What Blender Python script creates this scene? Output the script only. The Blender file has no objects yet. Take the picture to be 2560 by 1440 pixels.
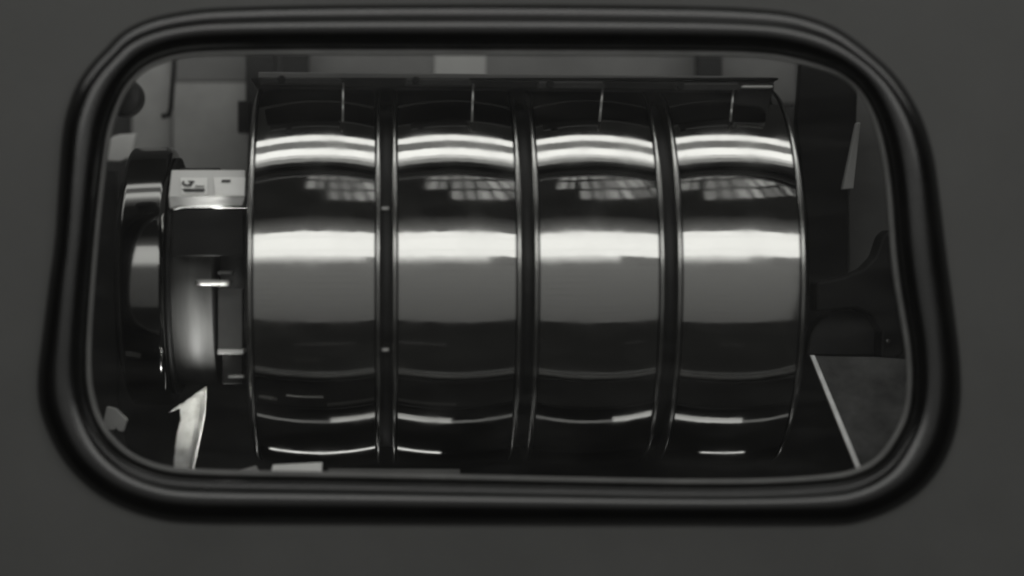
import bpy, bmesh, math, random
from mathutils import Vector, Matrix, noise
random.seed(7)
PI = math.pi

# ------------------------------------------------------------------ camera, world, lamps, exposure
S = 0.0004            # metres per photo pixel at the front of the drum (y = 0)
D = 2.04              # camera distance from that plane
PX, PY = 960, 690     # principal point of the lens in photo pixels
scene = bpy.context.scene
col = scene.collection
cam_d = bpy.data.cameras.new('camera')
cam = bpy.data.objects.new('camera', cam_d); col.objects.link(cam)
cam.location = (0, -D, 0); cam.rotation_euler = (PI/2, 0, 0)
cam_d.sensor_width = 36; cam_d.lens = 36*D/(2560*S)
cam_d.shift_x = (1280-PX)/2560; cam_d.shift_y = -(720-PY)/2560
cam_d.clip_start = 0.05; cam_d.clip_end = 100
cam_d.dof.use_dof = True; cam_d.dof.focus_distance = D+0.15; cam_d.dof.aperture_fstop = 1.15
scene.camera = cam

world = bpy.data.worlds.new('World'); scene.world = world; world.use_nodes = True
world.node_tree.nodes['Background'].inputs[0].default_value = (1, 1, .94, 1)
world.node_tree.nodes['Background'].inputs[1].default_value = 0.014
scene.view_settings.view_transform = 'Standard'; scene.view_settings.look = 'None'
scene.cycles.filter_width = 2.0
scene.view_settings.exposure = 0; scene.view_settings.gamma = 1

TINT = (1, 1, .965)
def lamp(name, x0, x1, a, b, radiance, spread=None):
    """rectangular lamp between lines (x0..x1, y, z) at a=(y,z) and b=(y,z), facing the drum"""
    A = Vector((0, a[0], a[1])); B = Vector((0, b[0], b[1]))
    c = (A+B)/2; c.x = (x0+x1)/2
    v = (B-A); h = v.length; v.normalize(); u = Vector((1, 0, 0))
    n = u.cross(v); tgt = Vector((c.x, 0.1, 0)) - c
    if n.dot(tgt) < 0: n = -n
    zax = -n; yax = zax.cross(u)
    ld = bpy.data.lights.new(name, 'AREA'); ld.shape = 'RECTANGLE'
    ld.size = x1-x0; ld.size_y = h
    ld.energy = radiance*PI*(x1-x0)*h; ld.color = TINT
    o = bpy.data.objects.new(name, ld); col.objects.link(o)
    m = Matrix((u, yax, zax)).transposed().to_4x4(); m.translation = c
    o.matrix_world = m
    return o
# room lamps and bright windows behind the photographer, plus added dim glow
for a, b, L in ((.84, 1.15, 2.1), (1.71, 2.02, 2.1)):
    lamp('room_window', -3.6, 4.2, (-4, a), (-4, b-.004), L)
lamp('room_window', -2.6, .33, (-4, 1.15), (-4, 1.706), 2.2)
lamp('room_window', .332, 4.2, (-4, 1.15), (-4, 1.706), 2.15)
for k, L in enumerate((1.5, 1.15, .75, .45)):
    lamp('room_window', -3.6, 1.15, (-4, .835-k*.085), (-4, .755-k*.085), L)
lamp('room_fill', 1.16, 3.2, (-4, .50), (-4, .835), .27)
for k in range(5):
    lamp('room_fill', -3.6, 4.2, (-4, 2.03+k*.17), (-4, 2.195+k*.17), .24*(1-k/5)**1.3+.01)
for k in range(10):  # dim lamps added in place of the room's lit floor and wall
    lamp('room_fill', -2.6, 2.6, (-4, .49-k*.26), (-4, .235-k*.26), .27-.014*k)
# two rows of strip lights above the open top of the cover
lamp('strip_light', -1.6, 2.0, (-.290, .9), (-.235, .9), .14)
lamp('strip_light', -1.6, 2.0, (-.233, .9), (-.185, .9), .45)
lamp('strip_light', -1.6, 2.0, (-.183, .9), (-.150, .9), 1.2)
lamp('strip_light', -1.6, 2.0, (-.148, .9), (-.066, .9), 2.3)
lamp('strip_light', -1.6, 2.0, (-.064, .9), (.018, .9), .30)
lamp('strip_light', -1.6, 2.0, (.020, .9), (.090, .9), 2.1)
# panes of a high window to the right of the photographer
for r in range(3):
    for c in range(9):
        if r == 0 and c < 2+(random.random() < .5): continue
        xa = -.75+c*.50+random.uniform(-.05, .05); xb = xa+random.uniform(.28, .44)
        k = (1+.11*(((xa+xb)/2-.2)/2.3)**2)
        za, zb = ((4.2, 5.1), (5.35, 6.4), (6.75, 8.2))[r]
        lamp('window_pane', xa, xb, (-4, za*k), (-4, zb*k), random.uniform(.25, .75))
# unseen lamps added below the drum for its low glints
for xa, xb, L in ((-.05, .075, .62), (.275, .41, .7)):
    lamp('under_fill', xa, xb, (.072, -.36), (.094, -.36), L)
lamp('under_fill', -.22, .62, (.084, -.37), (.096, -.37), .22)
o = lamp('under_fill', -.200, -.170, (.058, -.36), (.110, -.36), 18.0); o.data.spread = math.radians(18)  # narrow lamp added to brighten the torn strip and hub from below
lamp('under_fill', -.16, .06, (.27, -.36), (.29, -.36), 1.5)
lamp('under_fill', .36, .43, (.27, -.36), (.285, -.36), 1.2)

# ------------------------------------------------------------------ helpers
def W(px, py, y=0.0):
    k = S*(D+y)/D
    return Vector(((px-PX)*k, y, (PY-py)*k))

def mat(name, base, rough=.5, metal=0, spec=.5, noise_amt=0, noise_scale=40, bump=0, bump_scale=200, stretch=(1, 1, 1), coat=0):
    m = bpy.data.materials.new(name); m.use_nodes = True
    nt = m.node_tree; b = nt.nodes['Principled BSDF']
    if not hasattr(base, '__len__'): base = (base, base, base*.975)
    b.inputs['Base Color'].default_value = (*base, 1)
    b.inputs['Roughness'].default_value = rough; b.inputs['Metallic'].default_value = metal
    b.inputs['Specular IOR Level'].default_value = spec
    b.inputs['Coat Weight'].default_value = coat
    tc = nt.nodes.new('ShaderNodeTexCoord'); mp = nt.nodes.new('ShaderNodeMapping')
    mp.inputs['Scale'].default_value = stretch
    nt.links.new(tc.outputs['Object'], mp.inputs['Vector'])
    if noise_amt:
        n = nt.nodes.new('ShaderNodeTexNoise'); n.inputs['Scale'].default_value = noise_scale
        n.inputs['Detail'].default_value = 6; n.inputs['Roughness'].default_value = .65
        nt.links.new(mp.outputs[0], n.inputs['Vector'])
        r = nt.nodes.new('ShaderNodeValToRGB')
        lo = [max(0, c*(1-noise_amt)) for c in base]; hi = [min(1, c*(1+noise_amt)) for c in base]
        r.color_ramp.elements[0].position = .3; r.color_ramp.elements[1].position = .7
        r.color_ramp.elements[0].color = (*lo, 1); r.color_ramp.elements[1].color = (*hi, 1)
        nt.links.new(n.outputs[0], r.inputs[0]); nt.links.new(r.outputs[0], b.inputs['Base Color'])
        rr = nt.nodes.new('ShaderNodeMapRange'); rr.inputs[3].default_value = rough*.85; rr.inputs[4].default_value = min(1, rough*1.2)
        nt.links.new(n.outputs[0], rr.inputs[0]); nt.links.new(rr.outputs[0], b.inputs['Roughness'])
    if bump:
        n2 = nt.nodes.new('ShaderNodeTexNoise'); n2.inputs['Scale'].default_value = bump_scale; n2.inputs['Detail'].default_value = 4
        nt.links.new(mp.outputs[0], n2.inputs['Vector'])
        bp = nt.nodes.new('ShaderNodeBump'); bp.inputs['Strength'].default_value = bump; bp.inputs['Distance'].default_value = .001
        nt.links.new(n2.outputs[0], bp.inputs['Height']); nt.links.new(bp.outputs[0], b.inputs['Normal'])
    return m

def mobj(name, verts, faces, m, parent=None, smooth=False):
    me = bpy.data.meshes.new(name); me.from_pydata([tuple(v) for v in verts], [], faces); me.update()
    bm = bmesh.new(); bm.from_mesh(me); bmesh.ops.recalc_face_normals(bm, faces=bm.faces); bm.to_mesh(me); bm.free()
    me.materials.append(m)
    if smooth:
        for p in me.polygons: p.use_smooth = True
    o = bpy.data.objects.new(name, me); col.objects.link(o)
    if parent:
        o.parent = parent
        o.matrix_parent_inverse = parent.matrix_world.inverted() if parent.type == 'EMPTY' else Matrix()
    return o

def thing(name, label, cat, loc=(0, 0, 0), group=None):
    o = bpy.data.objects.new(name, None); o.empty_display_size = .02; col.objects.link(o); o.location = loc
    o.matrix_world = Matrix.Translation(loc)
    return tag(o, label, cat, group)
def tag(o, label, cat, group=None):
    o['label'] = label; o['category'] = cat
    if group: o['group'] = group
    return o
def struct(o): o['kind'] = 'structure'; return o

def box(name, x0, x1, y0, y1, z0, z1, m, parent=None, bev=.001, seg=2):
    bm = bmesh.new()
    bmesh.ops.create_cube(bm, size=1)
    for v in bm.verts:
        v.co = Vector((x0+(v.co.x+.5)*(x1-x0), y0+(v.co.y+.5)*(y1-y0), z0+(v.co.z+.5)*(z1-z0)))
    if bev: bmesh.ops.bevel(bm, geom=bm.edges[:], offset=bev, segments=seg, affect='EDGES', profile=.5)
    me = bpy.data.meshes.new(name); bm.to_mesh(me); bm.free(); me.materials.append(m)
    o = bpy.data.objects.new(name, me); col.objects.link(o)
    if parent:
        o.parent = parent
        o.matrix_parent_inverse = parent.matrix_world.inverted() if parent.type == 'EMPTY' else Matrix()
    return o
def pbox(name, px0, py0, px1, py1, y, depth, m, parent=None, bev=.001):
    a = W(px0, py1, y); b = W(px1, py0, y)
    return box(name, a.x, b.x, y, y+depth, a.z, b.z, m, parent, bev)

def prism(name, pts, y, depth, m, parent=None, bev=.0012):
    """outline in photo pixels standing at depth y, extruded backwards; a point may carry its own depth"""
    P = [W(p[0], p[1], p[2] if len(p) > 2 else y) for p in pts]
    bm = bmesh.new()
    f = bm.faces.new([bm.verts.new(p) for p in P])
    r = bmesh.ops.extrude_face_region(bm, geom=[f])
    for g in r['geom']:
        if isinstance(g, bmesh.types.BMVert): g.co.y += depth
    bmesh.ops.recalc_face_normals(bm, faces=bm.faces)
    if bev: bmesh.ops.bevel(bm, geom=bm.edges[:], offset=bev, segments=2, affect='EDGES', profile=.5)
    me = bpy.data.meshes.new(name); bm.to_mesh(me); bm.free(); me.materials.append(m)
    o = bpy.data.objects.new(name, me); col.objects.link(o)
    if parent:
        o.parent = parent
        o.matrix_parent_inverse = parent.matrix_world.inverted() if parent.type == 'EMPTY' else Matrix()
    return o

AX_Y = .208
def lathe_x(name, prof, m, parent=None, n=192, cy=AX_Y, cz=0, close=False, smooth=True):
    """profile [(x, r)] turned round the drum axis"""
    V = []; F = []
    for (x, r) in prof:
        for k in range(n):
            a = 2*PI*k/n; V.append((x, cy-r*math.cos(a), cz+r*math.sin(a)))
    for i in range(len(prof)-1):
        for k in range(n):
            k2 = (k+1) % n; F.append((i*n+k, i*n+k2, (i+1)*n+k2, (i+1)*n+k))
    if close:
        F.append(tuple(range(n))); F.append(tuple((len(prof)-1)*n+k for k in range(n)))
    o = mobj(name, V, F, m, parent, smooth)
    if close:
        for p in o.data.polygons:
            if len(p.vertices) > 4: p.use_smooth = False
    return o

def tube(name, pts, r, m, parent=None, n=12):
    V = []; F = []
    for i, p in enumerate(pts):
        d = (Vector(pts[min(i+1, len(pts)-1)])-Vector(pts[max(i-1, 0)])).normalized()
        u = d.orthogonal().normalized() if abs(d.y) > .9 else d.cross(Vector((0, 1, 0))).normalized()
        w = d.cross(u)
        for k in range(n):
            a = 2*PI*k/n; V.append(Vector(p)+r*(u*math.cos(a)+w*math.sin(a)))
    for i in range(len(pts)-1):
        for k in range(n):
            F.append((i*n+k, i*n+(k+1) % n, (i+1)*n+(k+1) % n, (i+1)*n+k))
    F.append(tuple(range(n))); F.append(tuple((len(pts)-1)*n+k for k in range(n)))
    return mobj(name, V, F, m, parent, True)

def disc_y(name, c, r, depth, m, parent=None, n=32, bev=.3):
    """short round boss facing the camera"""
    V = []; F = []
    prof = [(r, depth), (r, r*bev*.6), (r*(1-bev*.3), r*bev*.15), (r*(1-bev), 0)]
    for (rr, yy) in prof:
        for k in range(n):
            a = 2*PI*k/n; V.append((c.x+rr*math.cos(a), c.y+yy, c.z+rr*math.sin(a)))
    for i in range(3):
        for k in range(n): F.append((i*n+k, i*n+(k+1) % n, (i+1)*n+(k+1) % n, (i+1)*n+k))
    F.append(tuple(3*n+k for k in range(n))); F.append(tuple(range(n)))
    return mobj(name, V, F, m, parent, False)

# ------------------------------------------------------------------ materials
M_panel = mat('painted_sheet', .118, .5, spec=.25, noise_amt=.09, noise_scale=6, bump=.06, bump_scale=260)
M_rubber = mat('black_rubber', .005, .25, spec=.9, noise_amt=.3, noise_scale=18, bump=.12, bump_scale=70)
M_lip = mat('grey_lip', .17, .38, spec=.5, noise_amt=.2, noise_scale=25)
M_ring = mat('polished_steel', .40, .075, metal=1, bump=.02, bump_scale=34, stretch=(1, .35, .35))
def turned(m, rmin, rmax):
    nt = m.node_tree; b = nt.nodes['Principled BSDF']; L = nt.links.new
    tc = nt.nodes.new('ShaderNodeTexCoord'); sp = nt.nodes.new('ShaderNodeSeparateXYZ'); L(tc.outputs['Object'], sp.inputs[0])
    sb = nt.nodes.new('ShaderNodeMath'); sb.operation = 'SUBTRACT'; sb.inputs[1].default_value = .208; L(sp.outputs[1], sb.inputs[0])
    at = nt.nodes.new('ShaderNodeMath'); at.operation = 'ARCTAN2'; L(sp.outputs[2], at.inputs[0]); L(sb.outputs[0], at.inputs[1])
    cb = nt.nodes.new('ShaderNodeCombineXYZ'); L(sp.outputs[0], cb.inputs[0]); L(at.outputs[0], cb.inputs[1])
    def tex(sx, sa, detail):
        mp = nt.nodes.new('ShaderNodeMapping'); mp.inputs['Scale'].default_value = (sx, sa, 1); L(cb.outputs[0], mp.inputs[0])
        n = nt.nodes.new('ShaderNodeTexNoise'); n.inputs['Scale'].default_value = 1; n.inputs['Detail'].default_value = detail; L(mp.outputs[0], n.inputs['Vector']); return n
    fine = tex(1400, 3.0, 3); smudge = tex(26, 5.0, 5); wave = tex(60, 7.0, 2)
    mr = nt.nodes.new('ShaderNodeMapRange'); mr.inputs[1].default_value = .35; mr.inputs[2].default_value = .7
    mr.inputs[3].default_value = rmin; mr.inputs[4].default_value = rmax; L(smudge.outputs[0], mr.inputs[0]); L(mr.outputs[0], b.inputs['Roughness'])
    b1 = nt.nodes.new('ShaderNodeBump'); b1.inputs['Strength'].default_value = .05; b1.inputs['Distance'].default_value = .0002; L(fine.outputs[0], b1.inputs['Height'])
    b2 = nt.nodes.new('ShaderNodeBump'); b2.inputs['Strength'].default_value = .10; b2.inputs['Distance'].default_value = .001; L(wave.outputs[0], b2.inputs['Height'])
    L(b1.outputs[0], b2.inputs['Normal']); L(b2.outputs[0], b.inputs['Normal'])
turned(M_ring, .05, .125)
M_rim = mat('steel_rim', .60, .20, metal=1)
M_groove = mat('black_groove', .012, .45, spec=.3)
M_black = mat('black_chrome', .15, .10, metal=1)
M_arm = mat('black_enamel', .006, .3, spec=.4)
M_dark = mat('dark_steel', .022, .45, spec=.35, noise_amt=.35, noise_scale=30)
M_black_matt = mat('black_matt', .008, .6, spec=.2, noise_amt=.3, noise_scale=25)
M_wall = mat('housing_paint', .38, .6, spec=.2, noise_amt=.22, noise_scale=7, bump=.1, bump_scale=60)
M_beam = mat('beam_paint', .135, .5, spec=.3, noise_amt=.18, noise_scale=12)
M_light_patch = mat('pale_paint', .36, .55, spec=.3, noise_amt=.08, noise_scale=15)
M_white = mat('white_plastic', .93, .45, spec=.4, noise_amt=.05, noise_scale=20)
M_box = mat('box_plastic', .70, .45, spec=.4, noise_amt=.05, noise_scale=20)
M_sticker = mat('sticker_paper', .96, .5, spec=.3, noise_amt=.04, noise_scale=50)
M_ink = mat('black_ink', .03, .5)
M_ink2 = mat('grey_ink', .30, .5)
M_hub = mat('brushed_hub', .07, .55, spec=.2, noise_amt=.25, noise_scale=18, stretch=(4, .5, .5))
M_steel = mat('bare_steel', .45, .28, metal=1, noise_amt=.2, noise_scale=40)
M_mottle = mat('stained_plate', .055, .55, spec=.3, noise_amt=.75, noise_scale=22, bump=.2, bump_scale=50)
M_paper = mat('torn_sheet', .85, .45, spec=.4, noise_amt=.38, noise_scale=130, bump=.4, bump_scale=120)
nt = M_paper.node_tree; b = nt.nodes['Principled BSDF']; mxs = nt.nodes.new('ShaderNodeMixShader'); tl = nt.nodes.new('ShaderNodeBsdfTranslucent')
tl.inputs[0].default_value = (.9, .9, .87, 1); mxs.inputs[0].default_value = .5
nt.links.new(b.outputs[0], mxs.inputs[1]); nt.links.new(tl.outputs[0], mxs.inputs[2]); nt.links.new(mxs.outputs[0], nt.nodes['Material Output'].inputs[0])
M_copper = mat('bright_edge', .88, .3, spec=.5, noise_amt=.2, noise_scale=70)

M_glass = bpy.data.materials.new('window_glass'); M_glass.use_nodes = True
nt = M_glass.node_tree; nt.nodes.remove(nt.nodes['Principled BSDF'])
out = nt.nodes['Material Output']; mx = nt.nodes.new('ShaderNodeMixShader'); fr = nt.nodes.new('ShaderNodeFresnel')
fr.inputs[0].default_value = 1.3
tr = nt.nodes.new('ShaderNodeBsdfTransparent'); gl = nt.nodes.new('ShaderNodeBsdfGlossy')
gl.inputs['Roughness'].default_value = .02
nt.links.new(fr.outputs[0], mx.inputs[0]); nt.links.new(tr.outputs[0], mx.inputs[1]); nt.links.new(gl.outputs[0], mx.inputs[2])
df = nt.nodes.new('ShaderNodeBsdfDiffuse'); df.inputs[0].default_value = (.8, .8, .77, 1)
tcg = nt.nodes.new('ShaderNodeTexCoord'); mpg = nt.nodes.new('ShaderNodeMapping'); mpg.inputs['Rotation'].default_value = (0, math.radians(24), 0); mpg.inputs['Scale'].default_value = (3, 1, 14)
ng = nt.nodes.new('ShaderNodeTexNoise'); ng.inputs['Scale'].default_value = 3; ng.inputs['Detail'].default_value = 8; ng.inputs['Roughness'].default_value = .7
rg = nt.nodes.new('ShaderNodeMapRange'); rg.inputs[1].default_value = .45; rg.inputs[2].default_value = .8; rg.inputs[3].default_value = .002; rg.inputs[4].default_value = .028
m2 = nt.nodes.new('ShaderNodeMixShader')
nt.links.new(tcg.outputs['Object'], mpg.inputs[0]); nt.links.new(mpg.outputs[0], ng.inputs['Vector']); nt.links.new(ng.outputs[0], rg.inputs[0])
nt.links.new(rg.outputs[0], m2.inputs[0]); nt.links.new(mx.outputs[0], m2.inputs[1]); nt.links.new(df.outputs[0], m2.inputs[2])
nt.links.new(m2.outputs[0], out.inputs[0])

# ------------------------------------------------------------------ front cover sheet and window
YP = -.024            # face of the sheet
OUT = [(310, 78), (265, 122), (225, 165), (192, 215), (168, 280), (156, 345), (148, 450), (138, 600), (122, 720), (106, 850), (96, 940), (99, 1010),
       (116, 1068), (146, 1130), (190, 1188), (250, 1238), (320, 1273), (400, 1296), (500, 1305), (800, 1307), (1250, 1309), (1700, 1310), (2060, 1310),
       (2145, 1303), (2225, 1276), (2298, 1230), (2350, 1168), (2385, 1090), (2400, 1000), (2398, 900), (2384, 780), (2365, 640), (2347, 490),
       (2334, 400), (2310, 312), (2274, 240), (2228, 178), (2165, 122), (2090, 70), (2000, 38), (1900, 24), (1700, 16), (1250, 12), (800, 14), (560, 20), (470, 28), (380, 46)]
INN = [(400, 146), (372, 158), (345, 176), (318, 205), (292, 250), (268, 318), (254, 400), (246, 470), (233, 600), (223, 720), (214, 850), (213, 930), (217, 975),
       (233, 1038), (268, 1098), (325, 1148), (400, 1178), (480, 1188), (560, 1191), (800, 1194), (1250, 1203), (1700, 1212), (1900, 1212), (2050, 1204),
       (2140, 1188), (2205, 1152), (2250, 1090), (2275, 1030), (2283, 960), (2280, 880), (2268, 800), (2250, 700), (2240, 600), (2232, 480),
       (2215, 370), (2190, 288), (2155, 225), (2105, 182), (2035, 156), (1960, 138), (1880, 129), (1700, 126), (1250, 124), (800, 123), (600, 124), (500, 127), (445, 133)]
def smooth_closed(pts, n):
    P = [Vector(p) for p in pts]; k = len(P); dense = []
    for i in range(k):
        p0, p1, p2, p3 = P[i-1], P[i], P[(i+1) % k], P[(i+2) % k]
        for j in range(8):
            t = j/8
            dense.append(.5*((2*p1)+(-p0+p2)*t+(2*p0-5*p1+4*p2-p3)*t*t+(-p0+3*p1-3*p2+p3)*t**3))
    for _ in range(3):
        dense = [(dense[i-1]+2*dense[i]+dense[(i+1) % len(dense)])/4 for i in range(len(dense))]
    return dense
oc = smooth_closed(OUT, 0); ic_dense = smooth_closed(INN, 0)
N = len(oc)
def nearest(p, n_dir):
    best = None
    for q in ic_dense:
        v = q-p; d = v.length
        score = d + 1.2*abs(v.x*n_dir.y - v.y*n_dir.x)
        if best is None or score < best[0]: best = (score, q)
    return best[1]
ic = []
for i in range(N):
    t = (oc[(i+1) % N]-oc[i-1]).normalized(); nrm = Vector((-t.y, t.x))
    ic.append(nearest(oc[i], nrm))
for _ in range(10):
    ic = [(ic[i-1]+2*ic[i]+ic[(i+1) % N])/4 for i in range(N)]

def sweep(name, prof, m, parent):
    """prof: (t across from the outer to the inner outline, y)"""
    V = []; F = []; L = len(prof)
    for i in range(N):
        for (t, y) in prof:
            p = oc[i].lerp(ic[i], t); V.append(W(p.x, p.y, y))
    for i in range(N):
        for j in range(L-1):
            F.append((i*L+j, ((i+1) % N)*L+j, ((i+1) % N)*L+j+1, i*L+j+1))
    return mobj(name, V, F, m, parent, True)

win = thing('inspection_window', 'large rounded inspection window with thick black rubber seal set in grey sheet metal', 'window', W(1250, 1309, YP))
prof = [(-.02, YP+.004), (-.02, YP-.002)]
for k in range(1, 30):                      # one thick round roll
    a = PI*k/30; prof.append((.47-.49*math.cos(a), YP-.002-.025*math.sin(a)**.95))
prof += [(1.0, YP-.002), (1.0, YP+.012)]
sweep('seal', prof, M_rubber, win)
lip = [(1.0, YP+.002), (1.01, YP-.004), (1.06, YP-.006), (1.13, YP-.004), (1.14, YP+.004)]
sweep('trim_lip', lip, M_lip, win)
gv = [W(p.x, p.y, YP-.001) for p in (oc[i].lerp(ic[i], .96) for i in range(N))]
mobj('pane', gv, [tuple(range(N))], M_glass, win)

# grey sheet round the window, its top edge just above the picture
x0, x1 = -.62, 1.02; z0, z1 = -.62, .286
V = []; F = []
for i in range(N):
    p = oc[i].lerp(ic[i], .35); a = W(p.x, p.y, YP); V.append(a)
cx, cz = .2, -.02
for i in range(N):
    a = V[i]; d = Vector((a.x-cx, 0, a.z-cz))
    ts = []
    if d.x > 0: ts.append((x1-cx)/d.x)
    if d.x < 0: ts.append((x0-cx)/d.x)
    if d.z > 0: ts.append((z1-cz)/d.z)
    if d.z < 0: ts.append((z0-cz)/d.z)
    t = min(ts); V.append(Vector((cx+d.x*t, YP, cz+d.z*t)))
V += [v+Vector((0, .003, 0)) for v in V]
for i in range(N):
    j = (i+1) % N
    F.append((i, j, N+j, N+i)); F.append((2*N+i, 2*N+j, 3*N+j, 3*N+i)); F.append((i, j, 2*N+j, 2*N+i)); F.append((N+i, N+j, 3*N+j, 3*N+i))
sheet = mobj('front_wall', V, F, M_panel); struct(sheet)

# ------------------------------------------------------------------ inside of the housing
struct(box('back_wall', -.75, 1.1, .52, .54, -.62, .62, M_dark, bev=0))
struct(box('floor', -.75, 1.1, -.02, .52, -.64, -.62, M_dark, bev=0))

# ------------------------------------------------------------------ the drum
drum = thing('ring_drum', 'drum of four polished steel rings parted by black grooves behind the window', 'drum', (W(1315, 690).x, AX_Y, -.208))
RINGS = [(632, 936), (996, 1291), (1352, 1649), (1711, 2002)]
def X(px, y=0): return (px-PX)*S*(D+y)/D
for ri, (a, b) in enumerate(RINGS):
    crown = (.0053, .0048, .0051, .0045)[ri]; skew = (.0003, -.0004, .0002, .0006)[ri]
    xa, xb = X(a), X(b); c = (xa+xb)/2; h = (xb-xa)/2
    prof = []
    for k in range(33):
        u = -1+2*k/32; r = .2080-crown*u*u+skew*u+.00006*math.sin(5.1*u+ri*1.7)
        prof.append((c+u*h, r))
    ring = lathe_x('ring', prof, M_ring, drum, n=240)
    for v in ring.data.vertices:                   # slightly uneven turning
        dy, dz = v.co.y-AX_Y, v.co.z; an = math.atan2(dz, -dy)
        k = 1+.00035*noise.noise(Vector((v.co.x*22, an*5.5, ri*9.0)))
        v.co.y = AX_Y+dy*k; v.co.z = dz*k
    lathe_x('side_face', [(xa, .19), (xa, .2026)], M_groove, ring, n=160); lathe_x('side_face', [(xb, .19), (xb, .2026)], M_groove, ring, n=160)
    for side, xe in ((-1, xa), (1, xb)):
        x_ = xe+side*.0036; w = .0021; pr = []
        for k in range(9):
            t = PI*k/8; pr.append((x_-w*math.cos(t), .2026+.0026*math.sin(t)))
        pr = [(x_-w, .19)]+pr+[(x_+w, .19)]
        lathe_x('rim', pr, M_rim, ring, n=200)
xs = [(RINGS[i][1], RINGS[i+1][0]) for i in range(3)]
for (a, b) in xs:
    lathe_x('groove', [(X(a)+.0046, .190), (X(a)+.0055, .187), (X(b)-.0055, .187), (X(b)-.0046, .190)], M_groove, drum, n=160)
lathe_x('core', [(X(628), .185), (X(2006), .185)], M_groove, drum, n=96, close=True)
# little studs that bridge the first groove
for py in (518, 877):
    p = W(963, py, .02)
    sgn = 1 if py < 690 else -1
    zz = (690-py)*S*1.0; yy = AX_Y-math.sqrt(.189**2-zz**2)
    box('stud', X(954), X(973), yy-.004, yy+.004, zz-.002, zz+.0016, M_steel, drum, .0008)
# hub left of the rings and end collar on the right
HY = .09
lathe_x('hub', [(X(424, HY), .02), (X(424, HY), .116), (X(427, HY), .119), (X(527, HY), .119), (X(530, HY), .116), (X(530, HY), .02)], M_hub, drum, n=128)
lathe_x('shaft', [(X(530), .098), (X(618), .098)], M_dark, drum, n=96, close=True)
lathe_x('end_collar', [(X(2006), .02), (X(2006), .196), (X(2010), .199), (X(2020), .199), (X(2024), .196), (X(2024), .02)], M_dark, drum, n=160)
lathe_x('end_collar', [(X(612), .02), (X(612), .197), (X(615), .1995), (X(621), .1995), (X(624), .197), (X(624), .02)], M_dark, drum, n=160)

# ------------------------------------------------------------------ black wheel
wheel = thing('lacquered_wheel', 'glossy black rounded wheel on the left beside the white box', 'wheel', (X(345), AX_Y, -.137))
WY = .07
xa, xb, R, rr = X(290, WY), X(408, WY), .142, .012
pr = [(xa+.002, .05), (xa, R-.04)]
for k in range(9):
    a = PI/2*k/8; pr.append((xa+rr*.6*(1-math.cos(a)), R-rr+rr*math.sin(a)-.0006))
for k in range(9):
    a = PI/2*k/8; pr.append((xb-rr*.6*(1-math.sin(a)), R-rr*.6+rr*.6*math.cos(a)))
pr += [(xb, .05)]
lathe_x('tread', pr, M_black, wheel, n=160)
lathe_x('flange', [(X(409, WY), .03), (X(409, WY), .128), (X(411, WY), .130), (X(420, WY), .130), (X(422, WY), .128), (X(422, WY), .03)], M_black_matt, wheel, n=160)
lathe_x('back_disc', [(X(272, WY), .03), (X(272, WY), .107), (X(276, WY), .110), (X(284, WY), .110), (X(288, WY), .107), (X(288, WY), .03)], M_black_matt, wheel, n=128)

# ------------------------------------------------------------------ white box with its sticker
wb = thing('label_box', 'pale box with printed sticker between the black wheel and the first ring', 'box', W(520, 515, .19))
tilt = [(428, 425, .075), (614, 425, .075), (612, 492, .045), (606, 516, .05), (446, 516, .05), (424, 522, .05), (422, 490, .045)]
prism('body', tilt, .18, .09, M_box, wb, .0015)
def on_face(px, py, off=.0015):
    t = (py-425)/(492-425); return W(px, py, .075-.03*t-off)
def flat(name, pts, m, parent, off=.0015, th=.0006):
    A = [on_face(x, y, off+th) for x, y in pts]; B = [on_face(x, y, off-th) for x, y in pts]; n = len(A)
    F = [tuple(range(n)), tuple(range(n, 2*n))]+[(i, (i+1) % n, n+(i+1) % n, n+i) for i in range(n)]
    return mobj(name, A+B, F, m, parent)
st = flat('sticker', [(451, 444), (519, 444), (518, 486), (454, 486)], M_sticker, wb)
flat('mark', [(455, 471), (512, 471), (511, 479.5), (461, 479.5)], M_ink, st, .0032)
def arc_stroke(cx, cy, rx, ry, a0, a1, w, n=10):
    o = []; i_ = []
    for k in range(n+1):
        a = a0+(a1-a0)*k/n
        o.append((cx+(rx+w)*math.cos(a), cy+(ry+w)*math.sin(a))); i_.append((cx+(rx-w)*math.cos(a), cy+(ry-w)*math.sin(a)))
    return o+i_[::-1]
flat('mark', arc_stroke(468, 457.5, 11, 5.5, -2.3, -2.3-4.2, 2.6), M_ink, st, .0032)
flat('mark', [(470, 465), (477, 466), (487, 452), (470, 451.5), (470, 454.5), (476, 455)], M_ink, st, .0032)
flat('mark', [(488, 463), (511, 463.5), (511, 467), (487, 467)], M_ink2, st, .0032)
st2 = flat('sticker', [(534, 443), (613, 443), (611, 490), (538, 488)], M_sticker, wb)
flat('mark', [(555, 449), (576, 449), (576, 455.5), (553, 455.5)], M_ink, st2, .0032)

pbox('hub_mask', 430, 524, 609, 640, .058, .02, M_black_matt, wb)  # black plate added to keep the upper hub dark under the box

# ------------------------------------------------------------------ small fittings on the left
rod = tag(tube('steel_rod', [W(489, 706, .03), W(500, 706, .03), W(534, 706.5, .03), W(566, 707, .03), W(578, 707, .03)], .0026, M_steel),
          'short bright steel rod lying level above the grey bracket block', 'rod')
blk = thing('bracket_block', 'grey bracket block with bright lower ledge beside first ring', 'bracket', W(575, 888, .06))
pbox('plate', 545, 722, 606, 872, .06, .03, M_beam, blk)
pbox('ledge', 544, 874, 608, 885, .045, .045, M_white, blk, .0006)
pbox('clip', 570, 938, 610, 945, .06, .02, M_steel, blk, .0006)
pbox('clip', 545, 678, 580, 686, .06, .02, M_beam, blk, .0006)
pbox('stem', 556, 885, 606, 960, .075, .02, M_black_matt, blk, .0006)

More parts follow.
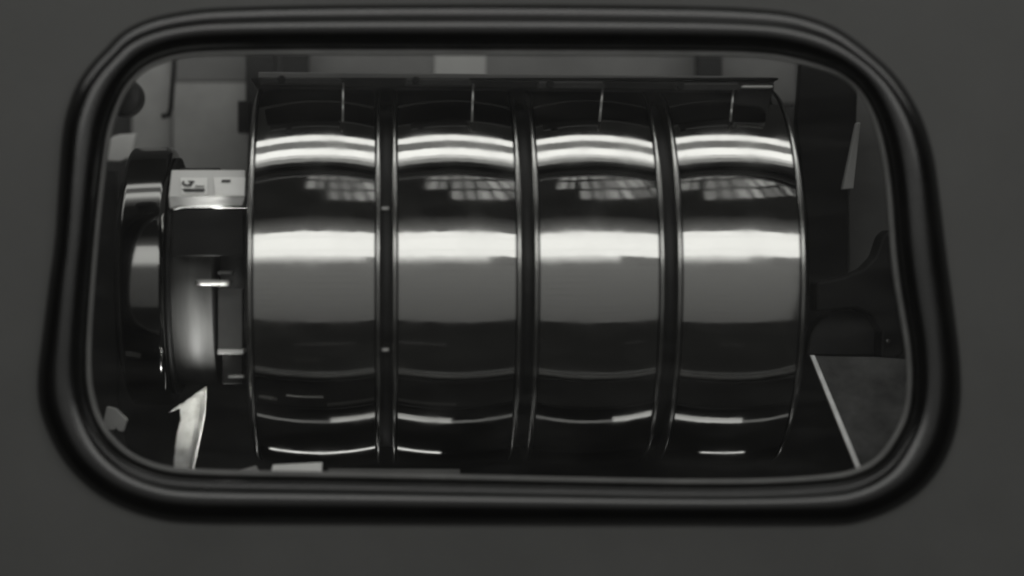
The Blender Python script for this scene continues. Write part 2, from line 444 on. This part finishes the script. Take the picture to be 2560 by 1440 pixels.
pan = thing('sheet_panel', 'grey sheet metal panel on the back wall above the white box', 'panel', W(520, 430, .44))
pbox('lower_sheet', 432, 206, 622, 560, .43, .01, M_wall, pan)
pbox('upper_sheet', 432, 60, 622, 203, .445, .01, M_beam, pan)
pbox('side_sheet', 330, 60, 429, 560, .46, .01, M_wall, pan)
pts = [W(436, 120, .36), W(435, 170, .36), W(430, 230, .36), W(427, 272, .36), W(420, 288, .36), W(404, 291, .36)]
tag(tube('hanging_cable', pts, .0032, M_black_matt), 'thin dark cable with hooked end hanging on the back panel', 'cable')
tag(disc_y('round_boss', W(306, 240, .012), .0195, .03, M_dark, bev=.5), 'dark round boss at the upper left inside the seal', 'boss')
tag(prism('pale_bracket', [(268, 345), (300, 336), (341, 334), (328, 392), (300, 404), (262, 402)], .32, .01, M_white),
    'pale slanted bracket above the black wheel', 'bracket')
tag(pbox('bright_tab', 350, 376, 399, 396, .29, .02, M_white), 'small bright tab just above the black wheel', 'tab')
tag(prism('dark_side_plate', [(150, 420), (292, 425), (296, 1000), (330, 1200), (150, 1200)], .27, .01, M_dark), 'dark plate behind the wheel at the left edge of the opening', 'plate')
tag(prism('grey_lug', [(266, 1016), (290, 1022), (318, 1050), (308, 1080), (296, 1078), (290, 1070), (284, 1076), (254, 1074)], .07, .012, M_light_patch),
    'small grey lug at the lower left near the seal', 'bracket')

# crumpled torn strip standing below the hub
nu, nv = 14, 34
LE = [(424, 1032, 0), (450, 1019, .05), (452, 1052, .20), (443, 1084, .36), (438, 1122, .58), (434, 1192, 1)]
RE = [(515, 966, 0), (511, 1030, .22), (503, 1075, .45), (492, 1125, .7), (478, 1192, 1)]
def along(E, t):
    for a, b in zip(E, E[1:]):
        if t <= b[2]:
            k = (t-a[2])/(b[2]-a[2]); return (a[0]+(b[0]-a[0])*k, a[1]+(b[1]-a[1])*k)
    return E[-1][:2]
V = []; F = []
for j in range(nv+1):
    t = j/nv; l = along(LE, t); r = along(RE, t)
    for i in range(nu+1):
        u = i/nu; px = l[0]+(r[0]-l[0])*u; py = l[1]+(r[1]-l[1])*u
        nz = noise.noise(Vector((px*.035, py*.03, 3)))*.0025+noise.noise(Vector((px*.20, py*.12, 9)))*.0022
        fold = .020*max(0, (u-.72)/.28)
        V.append(W(px, py, .075-.05*t+nz*(1-.5*t)+fold))
for j in range(nv):
    for i in range(nu):
        a = j*(nu+1)+i; F.append((a, a+1, a+nu+2, a+nu+1))
strip = mobj('torn_strip', V, F, M_paper, None, True)
sm = strip.modifiers.new('thickness', 'SOLIDIFY'); sm.thickness = .0012
tag(strip, 'bright crumpled torn strip standing at the lower left under the hub', 'torn strip')

# ledge inside the lower edge of the window and the pale scraps on it
tag(box('bottom_ledge', X(330), X(2130), -.012, .045, -.222, -.206, M_dark, bev=.002), 'dark ledge along the bottom inside the window', 'ledge')
tag(prism('tape_scrap', [(682, 1162, .024), (806, 1156, .024), (804, 1188, .020), (676, 1190, .020)], .03, .002, M_white, bev=.0006), 'larger bright tape scrap on the ledge under the first ring', 'tape')
tag(prism('tape_scrap', [(584, 1180), (640, 1165), (652, 1188), (580, 1190)], .03, .006, M_light_patch, bev=.0006), 'smaller pale tape scrap on the ledge left of the first ring', 'tape')
tag(prism('ledge_strip', [(820, 1172), (1150, 1174), (1150, 1194), (820, 1192)], .035, .006, M_beam, bev=.0006), 'dull grey strip on the ledge under the first groove', 'strip')

# ------------------------------------------------------------------ brush rack over the rings
rack = thing('brush_rack', 'long dark rack of brush holders across the top of the rings', 'brush rack', W(1290, 215, .16))
fp = box('front_plate', X(642, .09), X(1930, .09), .088, .121, .197, .2050, M_black_matt, rack)
box('reflection_mask', X(630, .15), X(1940, .15), .136, .50, .2095, .2115, M_black_matt, rack, .0004)  # black plate carried far back so the ring tops reflect darkness
tr_ = box('top_rail', X(642, .19), X(1930, .19), .185, .20, .2145, .2215, M_beam, rack)
fp.rotation_euler.y = tr_.rotation_euler.y = math.radians(.5)
spans = [(650, 856, 196), (1012, 1178, 199), (1345, 1512, 207), (1692, 1850, 211)]
for i, (a, b, py) in enumerate(spans):
    h = pbox('holder', a, py, b, py+15, .078, .009, M_dark, rack, .001)
    pbox('holder_lip', a+4, py-3, b-4, py-.6, .080, .02, M_beam, h, .0005)
    bx = (704, 1040, 1376, 1702)[i]
    disc_y('bolt', W(bx, py+2, .074), .0042, .006, M_black_matt, h, n=16)
    xb = (858, 1183, 1507, 1834)[i]; xl = (857, 1180, 1499, 1826)[i]
    A = W(xb, py+12, .080); B = W(xl, 303, .066)
    o = tube('brush_blade', [A, A.lerp(B, .5)+Vector((0, -.001, .001)), B], .0010, M_steel, h, n=8)
pbox('end_tab', 1856, 214, 1932, 219, .076, .012, M_white, rack, .0006)
prism('end_bracket', [(1842, 222), (1936, 221), (1918, 284), (1900, 268), (1838, 262)], .079, .004, M_black_matt, rack)

# structure behind the rack
beam = thing('cross_beam', 'grey painted cross beam behind the brush rack', 'beam', W(1260, 210, .40))
pbox('web', 700, 40, 1990, 260, .42, .02, M_beam, beam)
pbox('pale_patch', 1086, 40, 1215, 205, .416, .004, M_light_patch, beam, .0005)
for (a, b, what) in ((614, 686, 'wide black post at the upper left of the brush rack'), (702, 771, 'black post just right of the wide one behind the rack'), (1746, 1806, 'black post near the right end of the brush rack')):
    tag(pbox('black_post', a, 40, b, 202 if a > 700 else 300, .36, .03, M_black_matt), what, 'post', 'posts behind the brush rack')
tag(pbox('hinge_block', 594, 252, 622, 330, .33, .03, M_black_matt), 'small black block on the back panel beside the first ring', 'block')

# ------------------------------------------------------------------ fittings on the right
tag(prism('end_plate', [(2012, 60), (2150, 60), (2140, 330), (2118, 480), (2122, 700), (2080, 740), (2022, 740), (2020, 560), (1992, 300)], .22, .02, M_black_matt),
    'tall dark end plate standing right of the fourth ring', 'plate')
tag(prism('side_panel', [(2120, 150), (2320, 150), (2320, 800), (2122, 720)], .30, .015, M_beam), 'dull grey panel at the far right behind the seal', 'panel')
tag(prism('slim_strut', [(2142, 306), (2152, 306), (2134, 472), (2106, 474)], .17, .01, M_light_patch), 'slim pale tapering strut on the dark end plate', 'strut')
arm = [(2040, 706), (2110, 692), (2160, 672), (2190, 640), (2206, 590), (2226, 572), (2230, 640), (2246, 720), (2262, 800), (2262, 880), (2236, 905), (2202, 895), (2204, 830), (2180, 790), (2140, 772), (2040, 780)]
tag(prism('curved_lever', arm, .12, .035, M_black_matt, bev=.003), 'black curved arm at the right edge of the opening', 'arm')
half = [(2112+96*math.cos(PI+PI*k/20), 892-122*math.sin(PI*k/20)) for k in range(21)]
tag(prism('dark_guard', half, .16, .03, M_dark, bev=.003), 'dark rounded guard under the black arm', 'guard')
pl = thing('stained_plate', 'stained grey plate with bright slanted edge at the lower right', 'plate', W(2150, 1180, .02))
prism('plate', [(2036, 890, .12), (2205, 893, .12), (2340, 905, .115), (2340, 1090, .05), (2230, 1180, .02), (2158, 1190, .02)], .06, .006, M_mottle, pl)
prism('bright_edge', [(2025, 888, .115), (2037, 888, .115), (2160, 1186, .015), (2147, 1186, .015)], .06, .005, M_copper, pl, .0006)
tag(disc_y('small_screw', W(2051, 714, .20), .0016, .01, M_white, n=12), 'tiny bright screw on the dark end plate', 'screw')
tag(disc_y('lever_screw', W(2222, 853, .115), .0022, .006, M_steel, n=12), 'small steel screw head on the curved black lever', 'screw')
